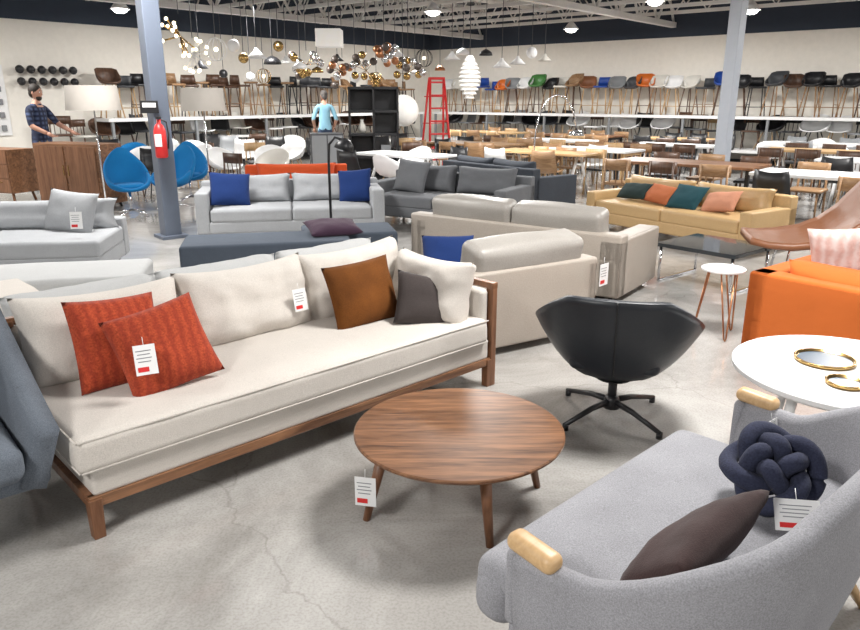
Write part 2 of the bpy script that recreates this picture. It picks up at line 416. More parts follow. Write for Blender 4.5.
# ---------------------------------------------------------------- coffee table
b=B('coffee_table')
R=.435
b.lathe([(0,.300),(R-.05,.300),(R-.012,.316),(R,.326),(R,.334),(R-.005,.338),(0,.338)],'tabletop',n=96,smooth=False)
for (x,y) in ((-.38,-.15),(.11,-.335),(.355,.11),(-.12,.32)):
    k=.80
    b.cyl((x*k,y*k,.302),(x,y,0),.026,'walnut_z',r2=.015,n=16)
b.box((0,0,.288),(.62,.05,.026),'walnut'); b.box((0,0,.288),(.05,.6,.026),'walnut')
b.finish((.12,2.72),D2(0))
# ---------------------------------------------------------------- black swivel chair
b=B('swivel_lounge_chair')
def fn(u,v):
    a=2*math.pi*u; cx=math.cos(a); cy=math.sin(a)
    R=1/((abs(cx)/.41)**2.5+(abs(cy)/(.33 if cy>0 else .33))**2.5)**(1/2.5)
    bk=(cy+1)/2
    zr=.41+.325*min(1,(bk*1.12))**1.6
    t=v
    g=(.30*min(1,t*5) if t<.2 else .30+.70*((t-.2)/.8)**.66)
    zz=.23+(zr-.23)*(0 if t<.1 else ((t-.1)/.9)**1.3)
    return (cx*R*g,cy*R*g+ (.02*bk*t),zz)
b.surf(fn,64,20,.03,'blackleather')
b.rbox((0,-.04,.35),(.46,.44,.09),'blackleather',r=.04,k=5,bulge=(0,0,.02))
b.tube([(0,.345*(.30+.70*((t-.2)/.8)**.66)+.02*t+.012,.23+.505*((t-.1)/.9)**1.3) for t in [.25+.75*i/12 for i in range(13)]],.004,'black',n=6)
b.cyl((0,0,.08),(0,0,.24),.024,'black'); b.lathe([(0,.22),(.09,.22),(.11,.232),(.02,.19),(0,.19)],'black',n=24)
b.lathe([(0,.05),(.045,.05),(.04,.10),(.03,.12),(0,.12)],'black')
for k in range(4):
    a=D2(49+90*k); cx,cy=math.cos(a),math.sin(a)
    b.tube([(0,0,.09),(cx*.15,cy*.15,.075),(cx*.34,cy*.34,.028)],lambda t:.019-.007*t,'black',n=8)
    b.cyl((cx*.33,cy*.33,0),(cx*.33,cy*.33,.03),.016,'black')
b.finish((.98,3.58),face(.28,.96))
# ---------------------------------------------------------------- round white table + trays
b=B('round_table')
b.lathe([(0,.462),(.46,.462),(.485,.478),(.485,.496),(.48,.5),(0,.5)],'white',n=80,smooth=False)
for k in range(4):
    a=D2(20+90*k); b.cyl((.30*math.cos(a),.30*math.sin(a),.463),(.37*math.cos(a),.37*math.sin(a),0),.024,'white',r2=.015)
b.finish((1.86,2.98))
def tray(loc,r):
    b=B('decorative_tray')
    b.lathe([(r-.012,.002),(r-.01,0),(r,.0),(r+.004,.018),(r-.004,.018),(r-.008,.008),(r-.012,.008)],'brass',n=48)
    b.lathe([(0,.0),(r-.011,.0),(r-.011,.008),(0,.008)],'traydark',n=48,smooth=False)
    b.finish(loc)
tray((1.80,3.08,.5),.125); tray((1.74,2.80,.5),.075)
# ---------------------------------------------------------------- loveseat
b=B('loveseat')
path=[]
hw=.62; yb=.20; yf=-.30; rc=.24
for i in range(7): path.append((-hw-.03*(1-i/6),yf+(yb-rc-yf)*i/7))
for i in range(9):
    a=math.pi-math.pi/2*i/8; path.append((-hw+rc+rc*math.cos(a),yb-rc+rc*math.sin(a)))
for i in range(1,12): 
    x=-(hw-rc)+2*(hw-rc)*i/12; path.append((x,yb+.03*(1-(x/(hw-rc))**2)))
for i in range(9):
    a=math.pi/2-math.pi/2*i/8; path.append((hw-rc+rc*math.cos(a),yb-rc+rc*math.sin(a)))
for i in range(7): path.append((hw+.03*(i/6),yb-rc-(yb-rc-yf)*(i+1)/7))
nP=len(path)
def sec(t,i):
    x,y=path[i] if i<nP else (0,0)
    e=min(1,max(0,(y-yf-.18)/(yb-yf-.18))); e=.5*(e*e*(3-2*e))+.5*max(0,1-(abs(x)/.66)**2.2)*min(1,e*3)
    top=.575+.26*e; lean=.055+.055*e
    th=.062; zb=.20
    f=lambda z:(z-zb)/(top-zb)*lean
    o=-1
    pts=[]
    for k in range(6):
        z=zb+(top-.03-zb)*k/5; pts.append((o*(f(z)+.015*math.sin(math.pi*k/5)),z))
    for k in range(1,6):
        an=math.pi*k/6; pts.append((o*(f(top)-th/2+th/2*math.cos(an)),top-.03+.03*math.sin(an)))
    for k in range(6):
        z=top-.03-(top-.03-zb)*k/5; pts.append((o*(f(z)-th),z))
    return pts
b.sweep(path,sec,'lovegrey')
b.rbox((0,-.10,.235),(1.22,.58,.12),'lovegrey',r=.04)
b.rbox((0,-.18,.355),(1.21,.68,.135),'lovegrey',r=.055,k=9,bulge=(0,0,.022))
b.rbox((0,-.44,.31),(1.25,.14,.16),'lovegrey',r=.06,k=6)
for sx in (-1,1):
    b.rbox((sx*(hw+.045),yf+.045,.588),(.062,.15,.05),'oak',r=.023,seg=3,rot=(-6,0,sx*-3))
    b.rbox((sx*(hw+.04),yf-.01,.46),(.06,.04,.22),'lovegrey',r=.018,seg=2)
    b.cyl((sx*.52,-.36,.2),(sx*.57,-.43,0),.024,'oak_z',r2=.014); b.cyl((sx*.50,.10,.2),(sx*.56,.22,0),.024,'oak_z',r2=.014)
ls=((.91,1.80),face(-.698,.716))
b.finish(ls[0],ls[1])
# knot cushion : closed three-strand braid with four loops
b=B('knot_cushion')
pth=[]
n=220
for i in range(n):
    t=2*math.pi*i/n
    r=.080+.046*math.cos(4*t)
    pth.append((r*math.cos(3*t),-.036*math.sin(8*t)+.05*(r/.126)**2-.02,r*math.sin(3*t)))
b.tube(pth,.0285,'navyknot',n=12,closed=True)
b.ball((0,.035,0),.075,'navyknot',sc=(1,.6,1))
o=b.finish(on(*ls,-.23,-.03,.57),ls[1]); o.rotation_euler=(D2(-52),D2(0),D2(-22))
place_pillow('lumbar_pillow',ls,.28,-.03,.53,.46,.29,.13,'plum',(-42,4,0),yaw=-2,seed=9)
tag(on(*ls,-.02,.11,.60),D2(-8),D2(-35),1.0,w=.12,h=.085)
tag(on(*ls,-.56,-.16,.57),D2(40),D2(-10),.8,w=.09,h=.06)
# ---------------------------------------------------------------- slate armchair (left edge)
b=B('armchair')
b.rbox((0,.02,.30),(.84,.76,.10),'armnavy',r=.04)
b.rbox((0,-.08,.40),(.66,.72,.14),'armnavy',r=.05,k=5,bulge=(0,0,.015))
for sx in (-1,1):
    def fn(u,v,sx=sx):
        y=-.40+.80*u; top=.50+.28*u**1.1
        z=.27+(top-.27)*v
        return (sx*(.35+.07*v),y+.03*(1-v)*(1-u),z)
    b.surf(fn,10,6,.085,'armnavy')
    for y in (-.12,.24): b.cyl((sx*.20,y,.26),(sx*.21,y*1.05,0),.02,'darkwood',r2=.012)
def fn(u,v):
    x=-.41+.82*u; return (x,.37+.10*v+.02*math.sin(math.pi*u),.26+.56*v)
b.surf(fn,10,6,.09,'armnavy')
b.rbox((0,.27,.60),(.62,.14,.40),'armnavy',r=.06,k=4,bulge=(0,.02,0),rot=(-12,0,0))
b.finish((-1.965,2.405),face(.65,-.76))

# ---------------------------------------------------------------- generic sofas
def sofa(name,loc,ang,L,Dp,mat,seat=.42,arm=.58,back=.62,cush=.75,aw=.16,ns=2,nb=2,arms=(1,1),leg='black',legh=.12,bt=.16,cmat=None,ct=.2,rr=.022,nobk=False,lean=-11,soft=False):
    b=B(name); cmat=cmat or mat
    b.rbox((0,0,(legh+seat-.14)/2),(L-.02,Dp-.02,seat-.14-legh),mat,r=rr)
    x0=-L/2+(aw if arms[0] else 0); x1=L/2-(aw if arms[1] else 0)
    if not nobk: b.rbox((0,Dp/2-bt/2,(legh+back)/2),(L,bt,back-legh),mat,r=rr,k=5)
    for i,sx in enumerate((-1,1)):
        if arms[i]: b.rbox((sx*(L/2-aw/2),0,(legh+arm)/2),(aw,Dp,arm-legh),mat,r=rr,k=5)
    w=(x1-x0)/ns
    for i in range(ns): b.rbox((x0+w*(i+.5),-bt/2,seat-.075),(w-.008,Dp-bt-.01,.16),mat,r=.035,k=6,bulge=(0,0,.015),wr=.008,seed=i)
    if nb:
        w=(x1-x0)/nb
        for i in range(nb):
            if soft: b.rbox((x0+w*(i+.5),Dp/2-bt/2-.08,(seat+cush)/2+.02),(w-.006,ct+.02,cush-seat),cmat,r=.06,k=8,bulge=(0,.012,.018),rot=(lean,0,0),wr=.014,seed=i*5+1)
            else: b.pillow((x0+w*(i+.5),Dp/2-bt-ct/2+.03,(seat+cush)/2),w-.004,cush-seat+.03,ct+.04,cmat,rot=(lean,0,0),wr=.014,seed=i*5,p=5,q=.42,n=18,sag=.012)
    for sx in (-1,1):
        for sy in (-1,1):
            b.cyl((sx*(L/2-.1),sy*(Dp/2-.1),legh+.01),(sx*(L/2-.1),sy*(Dp/2-.1),0),.02,leg,r2=.014)
    return b.finish(loc,ang)
qa=face(-.69,.73)
sofa('sofa',(-1.40,4.28),qa,2.3,.86,'palegrey',seat=.40,arm=.5,back=.60,cush=.72,arms=(0,0),nb=3,ns=1,leg='walnut_z')
sofa('daybed',(-2.95,5.25),D2(12),1.6,.8,'palegrey',seat=.42,arms=(0,0),nb=0,ns=1,nobk=True)
sofa('sofa',(-4.0,6.70),D2(8),1.95,1.0,'lightgrey',seat=.42,arms=(1,0),nb=1,ns=1,cush=.70,back=.5)
place_pillow('throw_pillow',((-4.0,6.70),D2(8)),.58,.10,.60,.55,.42,.18,'lightgrey',(-20,4,0),yaw=-24)
tag((-3.22,6.52,.66),D2(10),D2(-10),1.4)
sofa('daybed',(-3.05,3.95),qa,1.5,.85,'cream',seat=.48,arms=(0,0),nb=0,ns=1,nobk=True)
b=B('ottoman'); b.rbox((0,0,.27),(1.5,.6,.30),'slate',r=.03,k=5,bulge=(0,0,.01)); b.rbox((.78,.35,.27),(.9,.6,.30),'slate',r=.03,k=4)
for sx in (-1,1):
    for sy in(-1,1): b.cyl((sx*.68,sy*.24,.13),(sx*.68,sy*.24,0),.02,'black')
b.finish((-1.50,6.55),D2(12))
place_pillow('throw_pillow',((-.92,6.75),D2(12)),.0,.0,.48,.5,.4,.12,'aubergine',(-80,0,10))
aA=face(-.515,.857); cA=(.45,5.10)
sofa('loveseat',cA,aA,1.12,1.0,'taupeleather',seat=.38,arm=.56,back=.58,cush=.73,aw=.10,nb=1,ns=1,legh=.05,leg='black',ct=.22,cmat='taupegrey',soft=True)
place_pillow('throw_pillow',(cA,aA),.30,-.12,.55,.38,.38,.14,'cobalt',(-40,0,0),yaw=150)
tag((1.20,4.83,.56),D2(45),0,1.4)
aB=face(.585,.81); cB=((-.18+1.55)/2+.585*.45,(7.0+5.75)/2+.81*.45)
sofa('sofa',cB,aB,2.15,.92,'taupeleather',seat=.38,arm=.54,back=.58,cush=.74,aw=.2,nb=2,ns=2,legh=.05,soft=True,cmat='taupegrey')
aG=face(.18,-.98); cG=(-1.63-.077,8.5+.42)
sofa('sofa',cG,aG,2.2,.88,'lightgrey',seat=.40,arm=.60,back=.66,cush=.74,aw=.15,nb=2,ns=2)
place_pillow('throw_pillow',(cG,aG),-.72,-.12,.60,.48,.42,.14,'cobalt',(-25,5,0),yaw=10)
place_pillow('throw_pillow',(cG,aG),.78,-.02,.60,.42,.42,.14,'cobalt',(-20,-5,0),yaw=-15)
sofa('sofa',(-1.95,10.6),D2(8),1.5,.85,'redorange',seat=.42,arm=.58,back=.70,cush=.72,nb=1)
aD=face(.0,-1)-D2(30)
sofa('sofa',(.25,9.75),aD,2.1,.95,'midgrey',seat=.40,arm=.56,back=.66,cush=.76,aw=.16,nb=2,ns=2)
sofa('sofa',(1.15,10.95),face(.8,.6),2.0,.9,'charcoal',seat=.40,arm=.6,back=.72,cush=.8,nb=2)
place_pillow('throw_pillow',((.25,9.75),aD),-.55,-.05,.62,.5,.46,.16,'midgrey',(-20,5,0))
tf=Vector((-.82,-.57)); aT=face(tf.x,tf.y); cT=((2.05+3.34)/2+.82*.43,(9.45+7.39)/2+.57*.43)
sofa('sofa',cT,aT,2.32,.88,'tanleather',seat=.40,arm=.50,back=.62,cush=.68,aw=.14,nb=2,ns=2,leg='chrome')
for x,m_,w,h in ((-.64,'darkgreen',.48,.24),(-.25,'coral',.44,.27),(.13,'teal',.44,.36),(.58,'blush',.44,.28)):
    place_pillow('throw_pillow',(cT,aT),x,-.13,.53,w,h,.13,m_,(-42,random.uniform(-9,9),0),yaw=random.uniform(-8,8))
of=Vector((.78,.62)); aO=face(of.x,of.y)
cO=(2.03+.62*.95+.78*.45,4.45-.78*.95+.62*.45)
sofa('sofa',cO,aO,1.9,.9,'orangefab',seat=.42,arm=.60,back=.60,cush=.66,aw=.14,nb=2,ns=2,legh=.08)
for x,y,yw in ((.66,-.16,12),(.40,-.2,-10)):
    place_pillow('throw_pillow',(cO,aO),x,y,.66,.38,.40,.14,'pinkish',(-14,8,0),yaw=yw)
# ---------------------------------------------------------------- hairpin side table
b=B('side_table')
b.lathe([(0,.482),(.145,.482),(.15,.487),(.15,.497),(.145,.5),(0,.5)],'white',n=40,smooth=False)
for k in range(3):
    a=D2(30+120*k); c_,s_=math.cos(a),math.sin(a); tx,ty=-s_,c_
    b.tube([(c_*.09+tx*.05,s_*.09+ty*.05,.482),(c_*.16+tx*.008,s_*.16+ty*.008,.02),(c_*.163,s_*.163,.006),(c_*.16-tx*.008,s_*.16-ty*.008,.02),(c_*.09-tx*.05,s_*.09-ty*.05,.482)],.006,'copperm',n=6)
b.finish((2.08,4.97))
b=B('black_coffee_table')
b.box((0,0,.35),(.78,.72,.035),'blackglass',r=.004)
for sx in(-1,1):
    for sy in (-1,1): b.cyl((sx*.35,sy*.32,0),(sx*.35,sy*.32,.335),.013,'chrome')
    b.box((sx*.35,0,.012),(.025,.66,.02),'chrome')
b.finish((2.62,6.52),D2(-50))
# brown sweep lounge chair
b=B('lounge_chair')
prof=[(-.56,.50),(-.42,.45),(-.25,.43),(-.05,.45),(.12,.52),(.27,.65),(.40,.84),(.52,1.04),(.58,1.12)]
def fn(u,v):
    k=v*(len(prof)-1); i=min(int(k),len(prof)-2); t=k-i; t=t*t*(3-2*t)*.3+t*.7
    x=prof[i][0]*(1-t)+prof[i+1][0]*t; z=prof[i][1]*(1-t)+prof[i+1][1]*t
    w=.36*(1-.25*abs(2*v-1)**3)+.08*math.sin(math.pi*v); q=2*u-1
    return (x-.10*q*q*max(0,v-.35),q*w,z+.08*q*q*math.sin(math.pi*min(1,v*1.1)))
b.surf(fn,14,26,.055,'brownleather')
for sy in (-1,1):
    b.tube([(-.30,sy*.27,0),(-.24,sy*.22,.42),(.1,sy*.2,.47),(.35,sy*.27,0)],.011,'chrome')
b.finish((3.30,6.08),D2(-14))
# ---------------------------------------------------------------- lamps
def drum_lamp(loc,h=1.8,r=.3,sh=.3,name='floor_lamp'):
    b=B(name)
    b.lathe([(0,0),(.15,0),(.15,.015),(.02,.03),(0,.03)],'chrome')
    b.cyl((0,0,.02),(0,0,h-.05),.011,'chrome')
    b.lathe([(r,h-sh),(r*.92,h),(r*.90,h),(r-.01,h-sh)],'shade',n=40)
    for k in range(3):
        a=D2(120*k); b.cyl((0,0,h-.06),(r*.9*math.cos(a),r*.9*math.sin(a),h-.03),.004,'chrome',n=6)
    b.ball((0,0,h-.14),.035,'bulb'); b.finish(loc)
drum_lamp((-4.27,9.5),r=.33); drum_lamp((-3.12,10.3),h=1.78,r=.30)
b=B('floor_lamp')
b.lathe([(0,0),(.14,0),(.14,.012),(.02,.03),(0,.03)],'black')
b.tube([(0,0,.02),(0,0,1.05),(.01,0,1.2),(.07,0,1.27),(.14,0,1.25)],.014,'black')
b.lathe([(.02,.06),(.05,.05),(.09,.0),(.10,-.05),(.094,-.05),(.084,0),(.045,.042),(.0,.05)],'black',c=(.17,0,1.20),rot=(0,15,0))
b.ball((.17,0,1.19),.03,'bulb'); b.finish((-1.03,7.45))
def arc_lamp(loc,ang,h,reach):
    b=B('arc_floor_lamp'); b.lathe([(0,0),(.17,0),(.17,.03),(0,.035)],'white')
    pts=[(0,0,.03),(0,0,h*.55)]+[(reach*(1-math.cos(D2(a)))*.5,0,h*.55+h*.45*math.sin(D2(a))) for a in range(15,166,15)]
    b.tube(pts,.013,'chrome'); e=pts[-1]
    b.lathe([(.02,.1),(.1,.07),(.15,0),(.145,0),(.09,.06),(0,.09)],'chrome',c=(e[0],0,e[2]-.1)); b.finish(loc,ang)
arc_lamp((1.75,12.35),D2(20),1.7,.8); arc_lamp((4.45,7.4),D2(20),1.4,.5)

# ---------------------------------------------------------------- left area
b=B('credenza')
b.box((0,0,.53),(1.3,.5,.90),'walnut',r=.006)
for sx in (-1,1): b.box((sx*.32,-.256,.53),(.60,.012,.82),'walnut_z',r=.003); b.cyl((sx*.55,-.18,.08),(sx*.57,-.2,0),.02,'black'); b.cyl((sx*.55,.18,.08),(sx*.57,.2,0),.02,'black'); b.box((sx*.05,-.266,.58),(.015,.012,.16),'brass')
b.finish((-5.50,11.48),D2(-22))
b=B('credenza')
b.box((0,0,.5),(1.4,.5,.7),'walnut',r=.006)
for ix in range(3):
    for iz in range(3): b.box((-.46+.46*ix,-.255,.27+.23*iz),(.43,.012,.21),'walnut_z',r=.003); b.box((-.46+.46*ix,-.265,.33+.23*iz),(.1,.01,.012),'brass',r=.001)
for sx in (-1,1): b.cyl((sx*.6,-.18,.16),(sx*.64,-.2,0),.022,'walnut_z'); b.cyl((sx*.6,.18,.16),(sx*.64,.2,0),.022,'walnut_z')
b.finish((-7.35,12.3),D2(-22))
b=B('egg_chair')
def fn(u,v):
    a=2*math.pi*u; cx=math.cos(a); cy=math.sin(a)
    R=1/((abs(cx)/.31)**2.4+(abs(cy)/.28)**2.4)**(1/2.4); bk=(cy+1)/2
    zr=.40+.55*bk**2.0+.12*abs(cx)**2*(1-bk)
    g=math.sin(v*math.pi/2)**.85
    return (cx*R*g*(1-.12*v*bk),cy*R*g+.12*v*v*bk,.36+(zr-.36)*v**2.2)
b.surf(fn,40,12,.04,'azure'); b.rbox((0,-.03,.42),(.40,.38,.08),'azure',r=.035)
b.cyl((0,0,.05),(0,0,.36),.02,'chrome')
for k in range(4):
    a=D2(45+90*k); b.tube([(0,0,.08),(.28*math.cos(a),.28*math.sin(a),.015)],lambda t:.016-.005*t,'chrome')
eg=b.finish((-4.40,10.60),face(.5,-.8)); inst(eg,(-3.95,11.15),face(-.3,-1)); inst(eg,(-4.0,12.1),face(.3,-1))

# ---------------------------------------------------------------- chairs
def chair_shell(b,seat,leg,sc=1.0,kind=0):
    T0=b.T.copy(); b.T=b.T@Matrix.Scale(sc,4)
    if kind==0:
        pr=[(-.23,.45),(-.17,.455),(0,.44),(.14,.44),(.20,.50),(.235,.62),(.26,.80)]
        def fn(u,v):
            k=v*6; i=min(int(k),5); t=k-i; y=pr[i][0]*(1-t)+pr[i+1][0]*t; z=pr[i][1]*(1-t)+pr[i+1][1]*t
            q=2*u-1; w=.23-.03*abs(2*v-1)**3
            return (q*w,y-.03*q*q*(v>.6),z+.03*q*q)
        b.surf(fn,5,8,.016,seat)
        for sx in(-1,1):
            for sy in (-1,1): b.cyl((sx*.13,sy*.12,.44),(sx*.21,sy*.21,0),.012,leg,r2=.009,n=6)
    elif kind==1:
        def fn(u,v):
            a=2*math.pi*u; cx=math.cos(a); cy=math.sin(a); bk=(cy+1)/2
            R=1/((abs(cx)/.30)**2.6+(abs(cy)/.28)**2.6)**(1/2.6); zr=.44+.36*bk**1.1
            g=math.sin(v*math.pi/2)**.8
            return (cx*R*g,cy*R*g,.43+(zr-.43)*v**2.4)
        b.surf(fn,18,5,.016,seat)
        for sx in(-1,1):
            for sy in (-1,1): b.cyl((sx*.1,sy*.1,.43),(sx*.24,sy*.22,0),.012,leg,r2=.008,n=6)
        b.cyl((-.2,-.18,.12),(.2,.18,.12),.006,leg,n=5); b.cyl((.2,-.18,.12),(-.2,.18,.12),.006,leg,n=5)
    elif kind==2:
        b.rbox((0,0,.70),(.38,.38,.05),seat,r=.022,seg=2,k=2)
        def fn(u,v):
            q=2*u-1; return (q*.18*(1-.15*v*v),.19-.05*q*q,.73+.22*v)
        b.surf(fn,5,2,.018,seat)
        for sx in(-1,1):
            for sy in (-1,1): b.cyl((sx*.15,sy*.14,.70),(sx*.2,sy*.19,0),.015,leg,n=6)
        for y in (-.18,.18): b.cyl((-.19,y,.22),(.19,y,.22),.009,leg,n=5)
        for x in (-.19,.19): b.cyl((x,-.18,.28),(x,.18,.28),.009,leg,n=5)
    elif kind==4:
        def fn(u,v):
            a=2*math.pi*u; cx=math.cos(a); cy=math.sin(a); bk=(cy+1)/2
            R=1/((abs(cx)/.23)**3+(abs(cy)/.21)**3)**(1/3); zr=.72+.29*min(1,bk*1.3)**1.6
            return (cx*R*math.sin(v*math.pi/2)**.8,cy*R*math.sin(v*math.pi/2)**.8,.68+(zr-.68)*v**2.2)
        b.surf(fn,14,4,.02,seat)
        for sx in(-1,1):
            for sy in (-1,1): b.cyl((sx*.1,sy*.1,.68),(sx*.19,sy*.18,0),.015,leg,n=6)
        for y in (-.16,.16): b.cyl((-.16,y,.22),(.16,y,.22),.008,leg,n=5)
    elif kind==5:
        b.lathe([(0,.74),(.16,.74),(.175,.76),(.165,.785),(0,.79)],seat,n=14)
        for sx in(-1,1):
            for sy in (-1,1): b.cyl((sx*.09,sy*.09,.74),(sx*.18,sy*.18,0),.014,leg,n=6)
        b.tube([(.17*math.cos(a),.17*math.sin(a),.25) for a in [2*math.pi*i/12 for i in range(12)]],.008,leg,n=5,closed=True)
    elif kind==3:
        b.rbox((0,0,.44),(.44,.42,.04),seat,r=.018,seg=2,k=2)
        for sx in(-1,1):
            b.cyl((sx*.17,-.17,.43),(sx*.19,-.2,0),.016,leg,n=7,r2=.011); b.cyl((sx*.17,.19,.80),(sx*.19,.22,0),.016,leg,n=7)
        def fn(u,v):
            q=2*u-1; return (q*.21,.22-.05*q*q,.64+.16*v)
        b.surf(fn,6,2,.02,leg)
        for x in (-.1,0,.1): b.cyl((x,.18,.44),(x,.2,.66),.008,leg,n=5)
    b.T=T0
TEMPL=[]
for (seat,leg,kind) in (('white','oak_z',1),('white','oak_z',1),('white','chrome',0),('black','black',0),('black','oak_z',3),('azure','chrome',1),('mid_wood','mid_wood',3),
        ('gray','oak_z',0),('offwhite','oak_z',1),('darkgrey','darkwood',3),('mid_wood','black',0),('orange','chrome',0)):
    b=B('dining_chair'); chair_shell(b,seat,leg,1.0,kind); TEMPL.append(b)
first={}
def put_chair(k,xy,ang):
    if k in first: return inst(first[k],xy,ang,'dining_chair')
    first[k]=TEMPL[k].finish(xy,ang); return first[k]
def make_table(top,leg,l,w,h=.74,trestle=False):
    b=B('dining_table'); b.box((0,0,h-.02),(l,w,.04),top,r=.006)
    for sx in (-1,1):
        for sy in (-1,1):
            if trestle: b.cyl((sx*(l/2-.3)+.0,sy*.05,h-.04),(sx*(l/2-.3),sy*(w/2-.05),0),.025,leg,n=10)
            else: b.box((sx*(l/2-.08),sy*(w/2-.08),(h-.04)/2),(.055,.055,h-.04),leg,r=.004)
        if not trestle: b.box((sx*(l/2-.08),0,h-.07),(.03,w-.16,.06),leg)
    return b
TB=[('mid_wood','mid_wood',2.0,.9,False),('oak','white',1.9,.85,True),('white','oak_z',1.8,.85,False),('walnut','black',2.1,.9,False),('white','white',1.7,.8,True)]
tfirst={}
def put_table(k,xy,ang):
    if k in tfirst: return inst(tfirst[k],xy,ang,'dining_table')
    tfirst[k]=make_table(*TB[k][:4],trestle=TB[k][4]).finish(xy,ang); return tfirst[k]
aR=math.atan2(bd.y,bd.x)
def table_set(k,xy,ang,ch,n=2,dy=.74):
    put_table(k,xy,ang); l=TB[k][2]
    for i in range(n):
        x=(i-(n-1)/2)*(l/n)
        put_chair(ch[i%len(ch)],on(xy,ang,x,-dy,0),ang+math.pi+D2(random.uniform(-8,8)))
        put_chair(ch[(i+1)%len(ch)],on(xy,ang,x,dy,0),ang+D2(random.uniform(-8,8)))
table_set(2,(5.05,9.1),aR,[3,6],2); table_set(3,(3.85,10.9),aR,[6,9],3) ; table_set(1,(2.1,13.2),aR,[2,10],2)
table_set(4,(-.45,12.6),aR,[3,0],2); table_set(0,(6.9,9.0),aR,[6,3],2); table_set(4,(6.9,11.2),aR,[3,0],2)
random.seed(3)
chs=[[0,7],[2,3],[4,6],[3,3],[10,6],[8,9],[6,7],[3,9],[5,3],[4,10],[9,9]]
for it,t in enumerate((2.7,5.05,7.3)):
    for is_ in range(6):
        s=4.6+is_*2.75+(it%2)*.7
        if t>7 and is_==3: s+=.0
        tk=random.randrange(5); cc=random.choice(chs)
        if (t>5 and is_==0) or (t>7 and is_ in (3,)): continue
        table_set(tk,RP(s,t),aR,cc,3)
for (x,y,k,a) in ((-5.2,13.4,0,.3),(-4.5,14.1,0,-.5),(-3.7,13.2,1,.9),(-3.0,13.8,0,.2),(-2.75,12.7,8,-.3),(-5.9,14.6,5,.2),(-4.9,15.4,0,.6),(-3.9,15.4,2,.1),(-2.9,15.2,0,-.4),(-6.7,15.4,3,.4),(-5.9,16.4,0,.2),
    (-4.6,16.9,7,.2),(-3.5,16.7,3,.2),(-6.9,13.9,3,.2),(-1.9,15.6,9,.1),(-3.1,12.0,9,2.6),(-5.2,12.5,9,2.2),(-5.3,17.8,3,.1),(-4.2,18.2,9,.4),(-5.3,14.9,3,1),(-4.2,14.8,9,2),(-3.4,14.5,4,.5),(-2.4,16.1,3,.8),
    (-4.7,12.6,3,.6),(-6.3,13.6,0,.7),(-3.3,17.7,0,.2),(-1.1,16.7,3,.2),(-.3,14.6,9,.3),(.4,15.6,3,.6),(-.5,16.2,4,.2),(.9,16.6,3,.4),(1.5,17.4,9,.1),(-.7,18.2,3,.3),(1.1,14.4,6,.2)):
    put_chair(k,(x,y),a)
table_set(4,(-5.4,19.2),aR,[0,3],2)
# ---------------------------------------------------------------- wall displays
def display(name,along,l0,l1,off,z,cols,kinds,step,shelf='white',depth=.75,zs=1.0):
    b=B(name)
    base=Mroom
    def M(a,o): 
        if along=='s': return base@Matrix.Translation((a,o,z))@Matrix.Rotation(math.pi,4,'Z')
        return base@Matrix.Translation((o,a,z))@Matrix.Rotation(math.pi/2,4,'Z')
    b.T=base
    if along=='s':
        b.box(((l0+l1)/2,off,z-.04),(l1-l0,depth,.07),shelf)
    else: b.box((off,(l0+l1)/2,z-.04),(depth,l1-l0,.07),shelf)
    nn=int((l1-l0)/2.0)
    for i in range(nn+1):
        a=l0+.1+(l1-l0-.2)*i/nn
        for oo in (-depth/2+.05,depth/2-.05):
            c=(a,off+oo,(z-.07)/2) if along=='s' else (off+oo,a,(z-.07)/2)
            b.box(c,(.06,.06,z-.07),'gray')
    a=l0+.35; i=0
    while a<l1-.3:
        b.T=M(a,off)@Matrix.Rotation(random.uniform(-.5,.5),4,'Z')
        cl=cols(i,a); chair_shell(b,cl[0],cl[1],zs*random.uniform(.95,1.1),cl[2] if len(cl)>2 else random.choice(kinds)); a+=step*random.uniform(.9,1.15); i+=1
    return b.finish()
random.seed(11)
mixc=['white','offwhite','darkgrey','blue','blue','orange','gray','white','green','black','offwhite','mid_wood','brownleather','blue','gray','darkgrey','orange','offwhite']
def cR(i,a):
    if a<10.5:
        c=mixc[i%len(mixc)]; return (c,random.choice(['oak_z','darkwood','mid_wood']),random.choice([4,4,2]))
    c=random.choice(['black','darkgrey','black','black','darkwood']); return (c,random.choice(['darkwood','mid_wood','black','mid_wood']),random.choice([4,4,2,2]))
display('chair_display','s',.9,24,.55,1.22,cR,[2],.40,depth=.8)
display('chair_display','s',1.2,24,.62,.42,lambda i,a:(random.choice(['black','darkgrey','gray','black','white','darkwood']),random.choice(['black','darkwood','oak_z'])),[0,3,1],.48,depth=.95)
def cL(i,a): 
    c=random.choice(['darkwood','mid_wood','black','darkgrey','mid_wood','white' if a<4 else 'darkwood']); return (c,random.choice(['darkwood','mid_wood','oak_z','black']),random.choice([2,2,5,4]))
display('chair_display','t',1.4,12.0,.55,1.22,cL,[2],.38,depth=.8)
display('chair_display','t',1.6,13.5,.62,.42,lambda i,a:(random.choice(['black','darkgrey','offwhite','white','darkwood']),random.choice(['black','darkwood','oak_z'])),[0,3,1],.48,depth=.95)
b=B('wall_sconce_display'); b.T=Mroom
for i in range(6):
    for j in range(2): b.ball((.14,12.25+i*.22,1.98+.24*j),.085,'black',n=10); b.cyl((.01,12.25+i*.22,1.98+.24*j),(.1,12.25+i*.22,1.98+.24*j),.035,'black',n=8)
b.finish()
b=B('wall_hook_display'); b.T=Mroom
b.box((.03,14.4,1.6),(.04,1.5,1.4),'white')
random.seed(5)
for i in range(7):
    for j in range(5):
        b.box((.08,13.8+.2*i,1.05+.26*j),(.06,.09,.12),random.choice(['white','black','steel','darkgrey','gray']),r=.01)
b.finish()
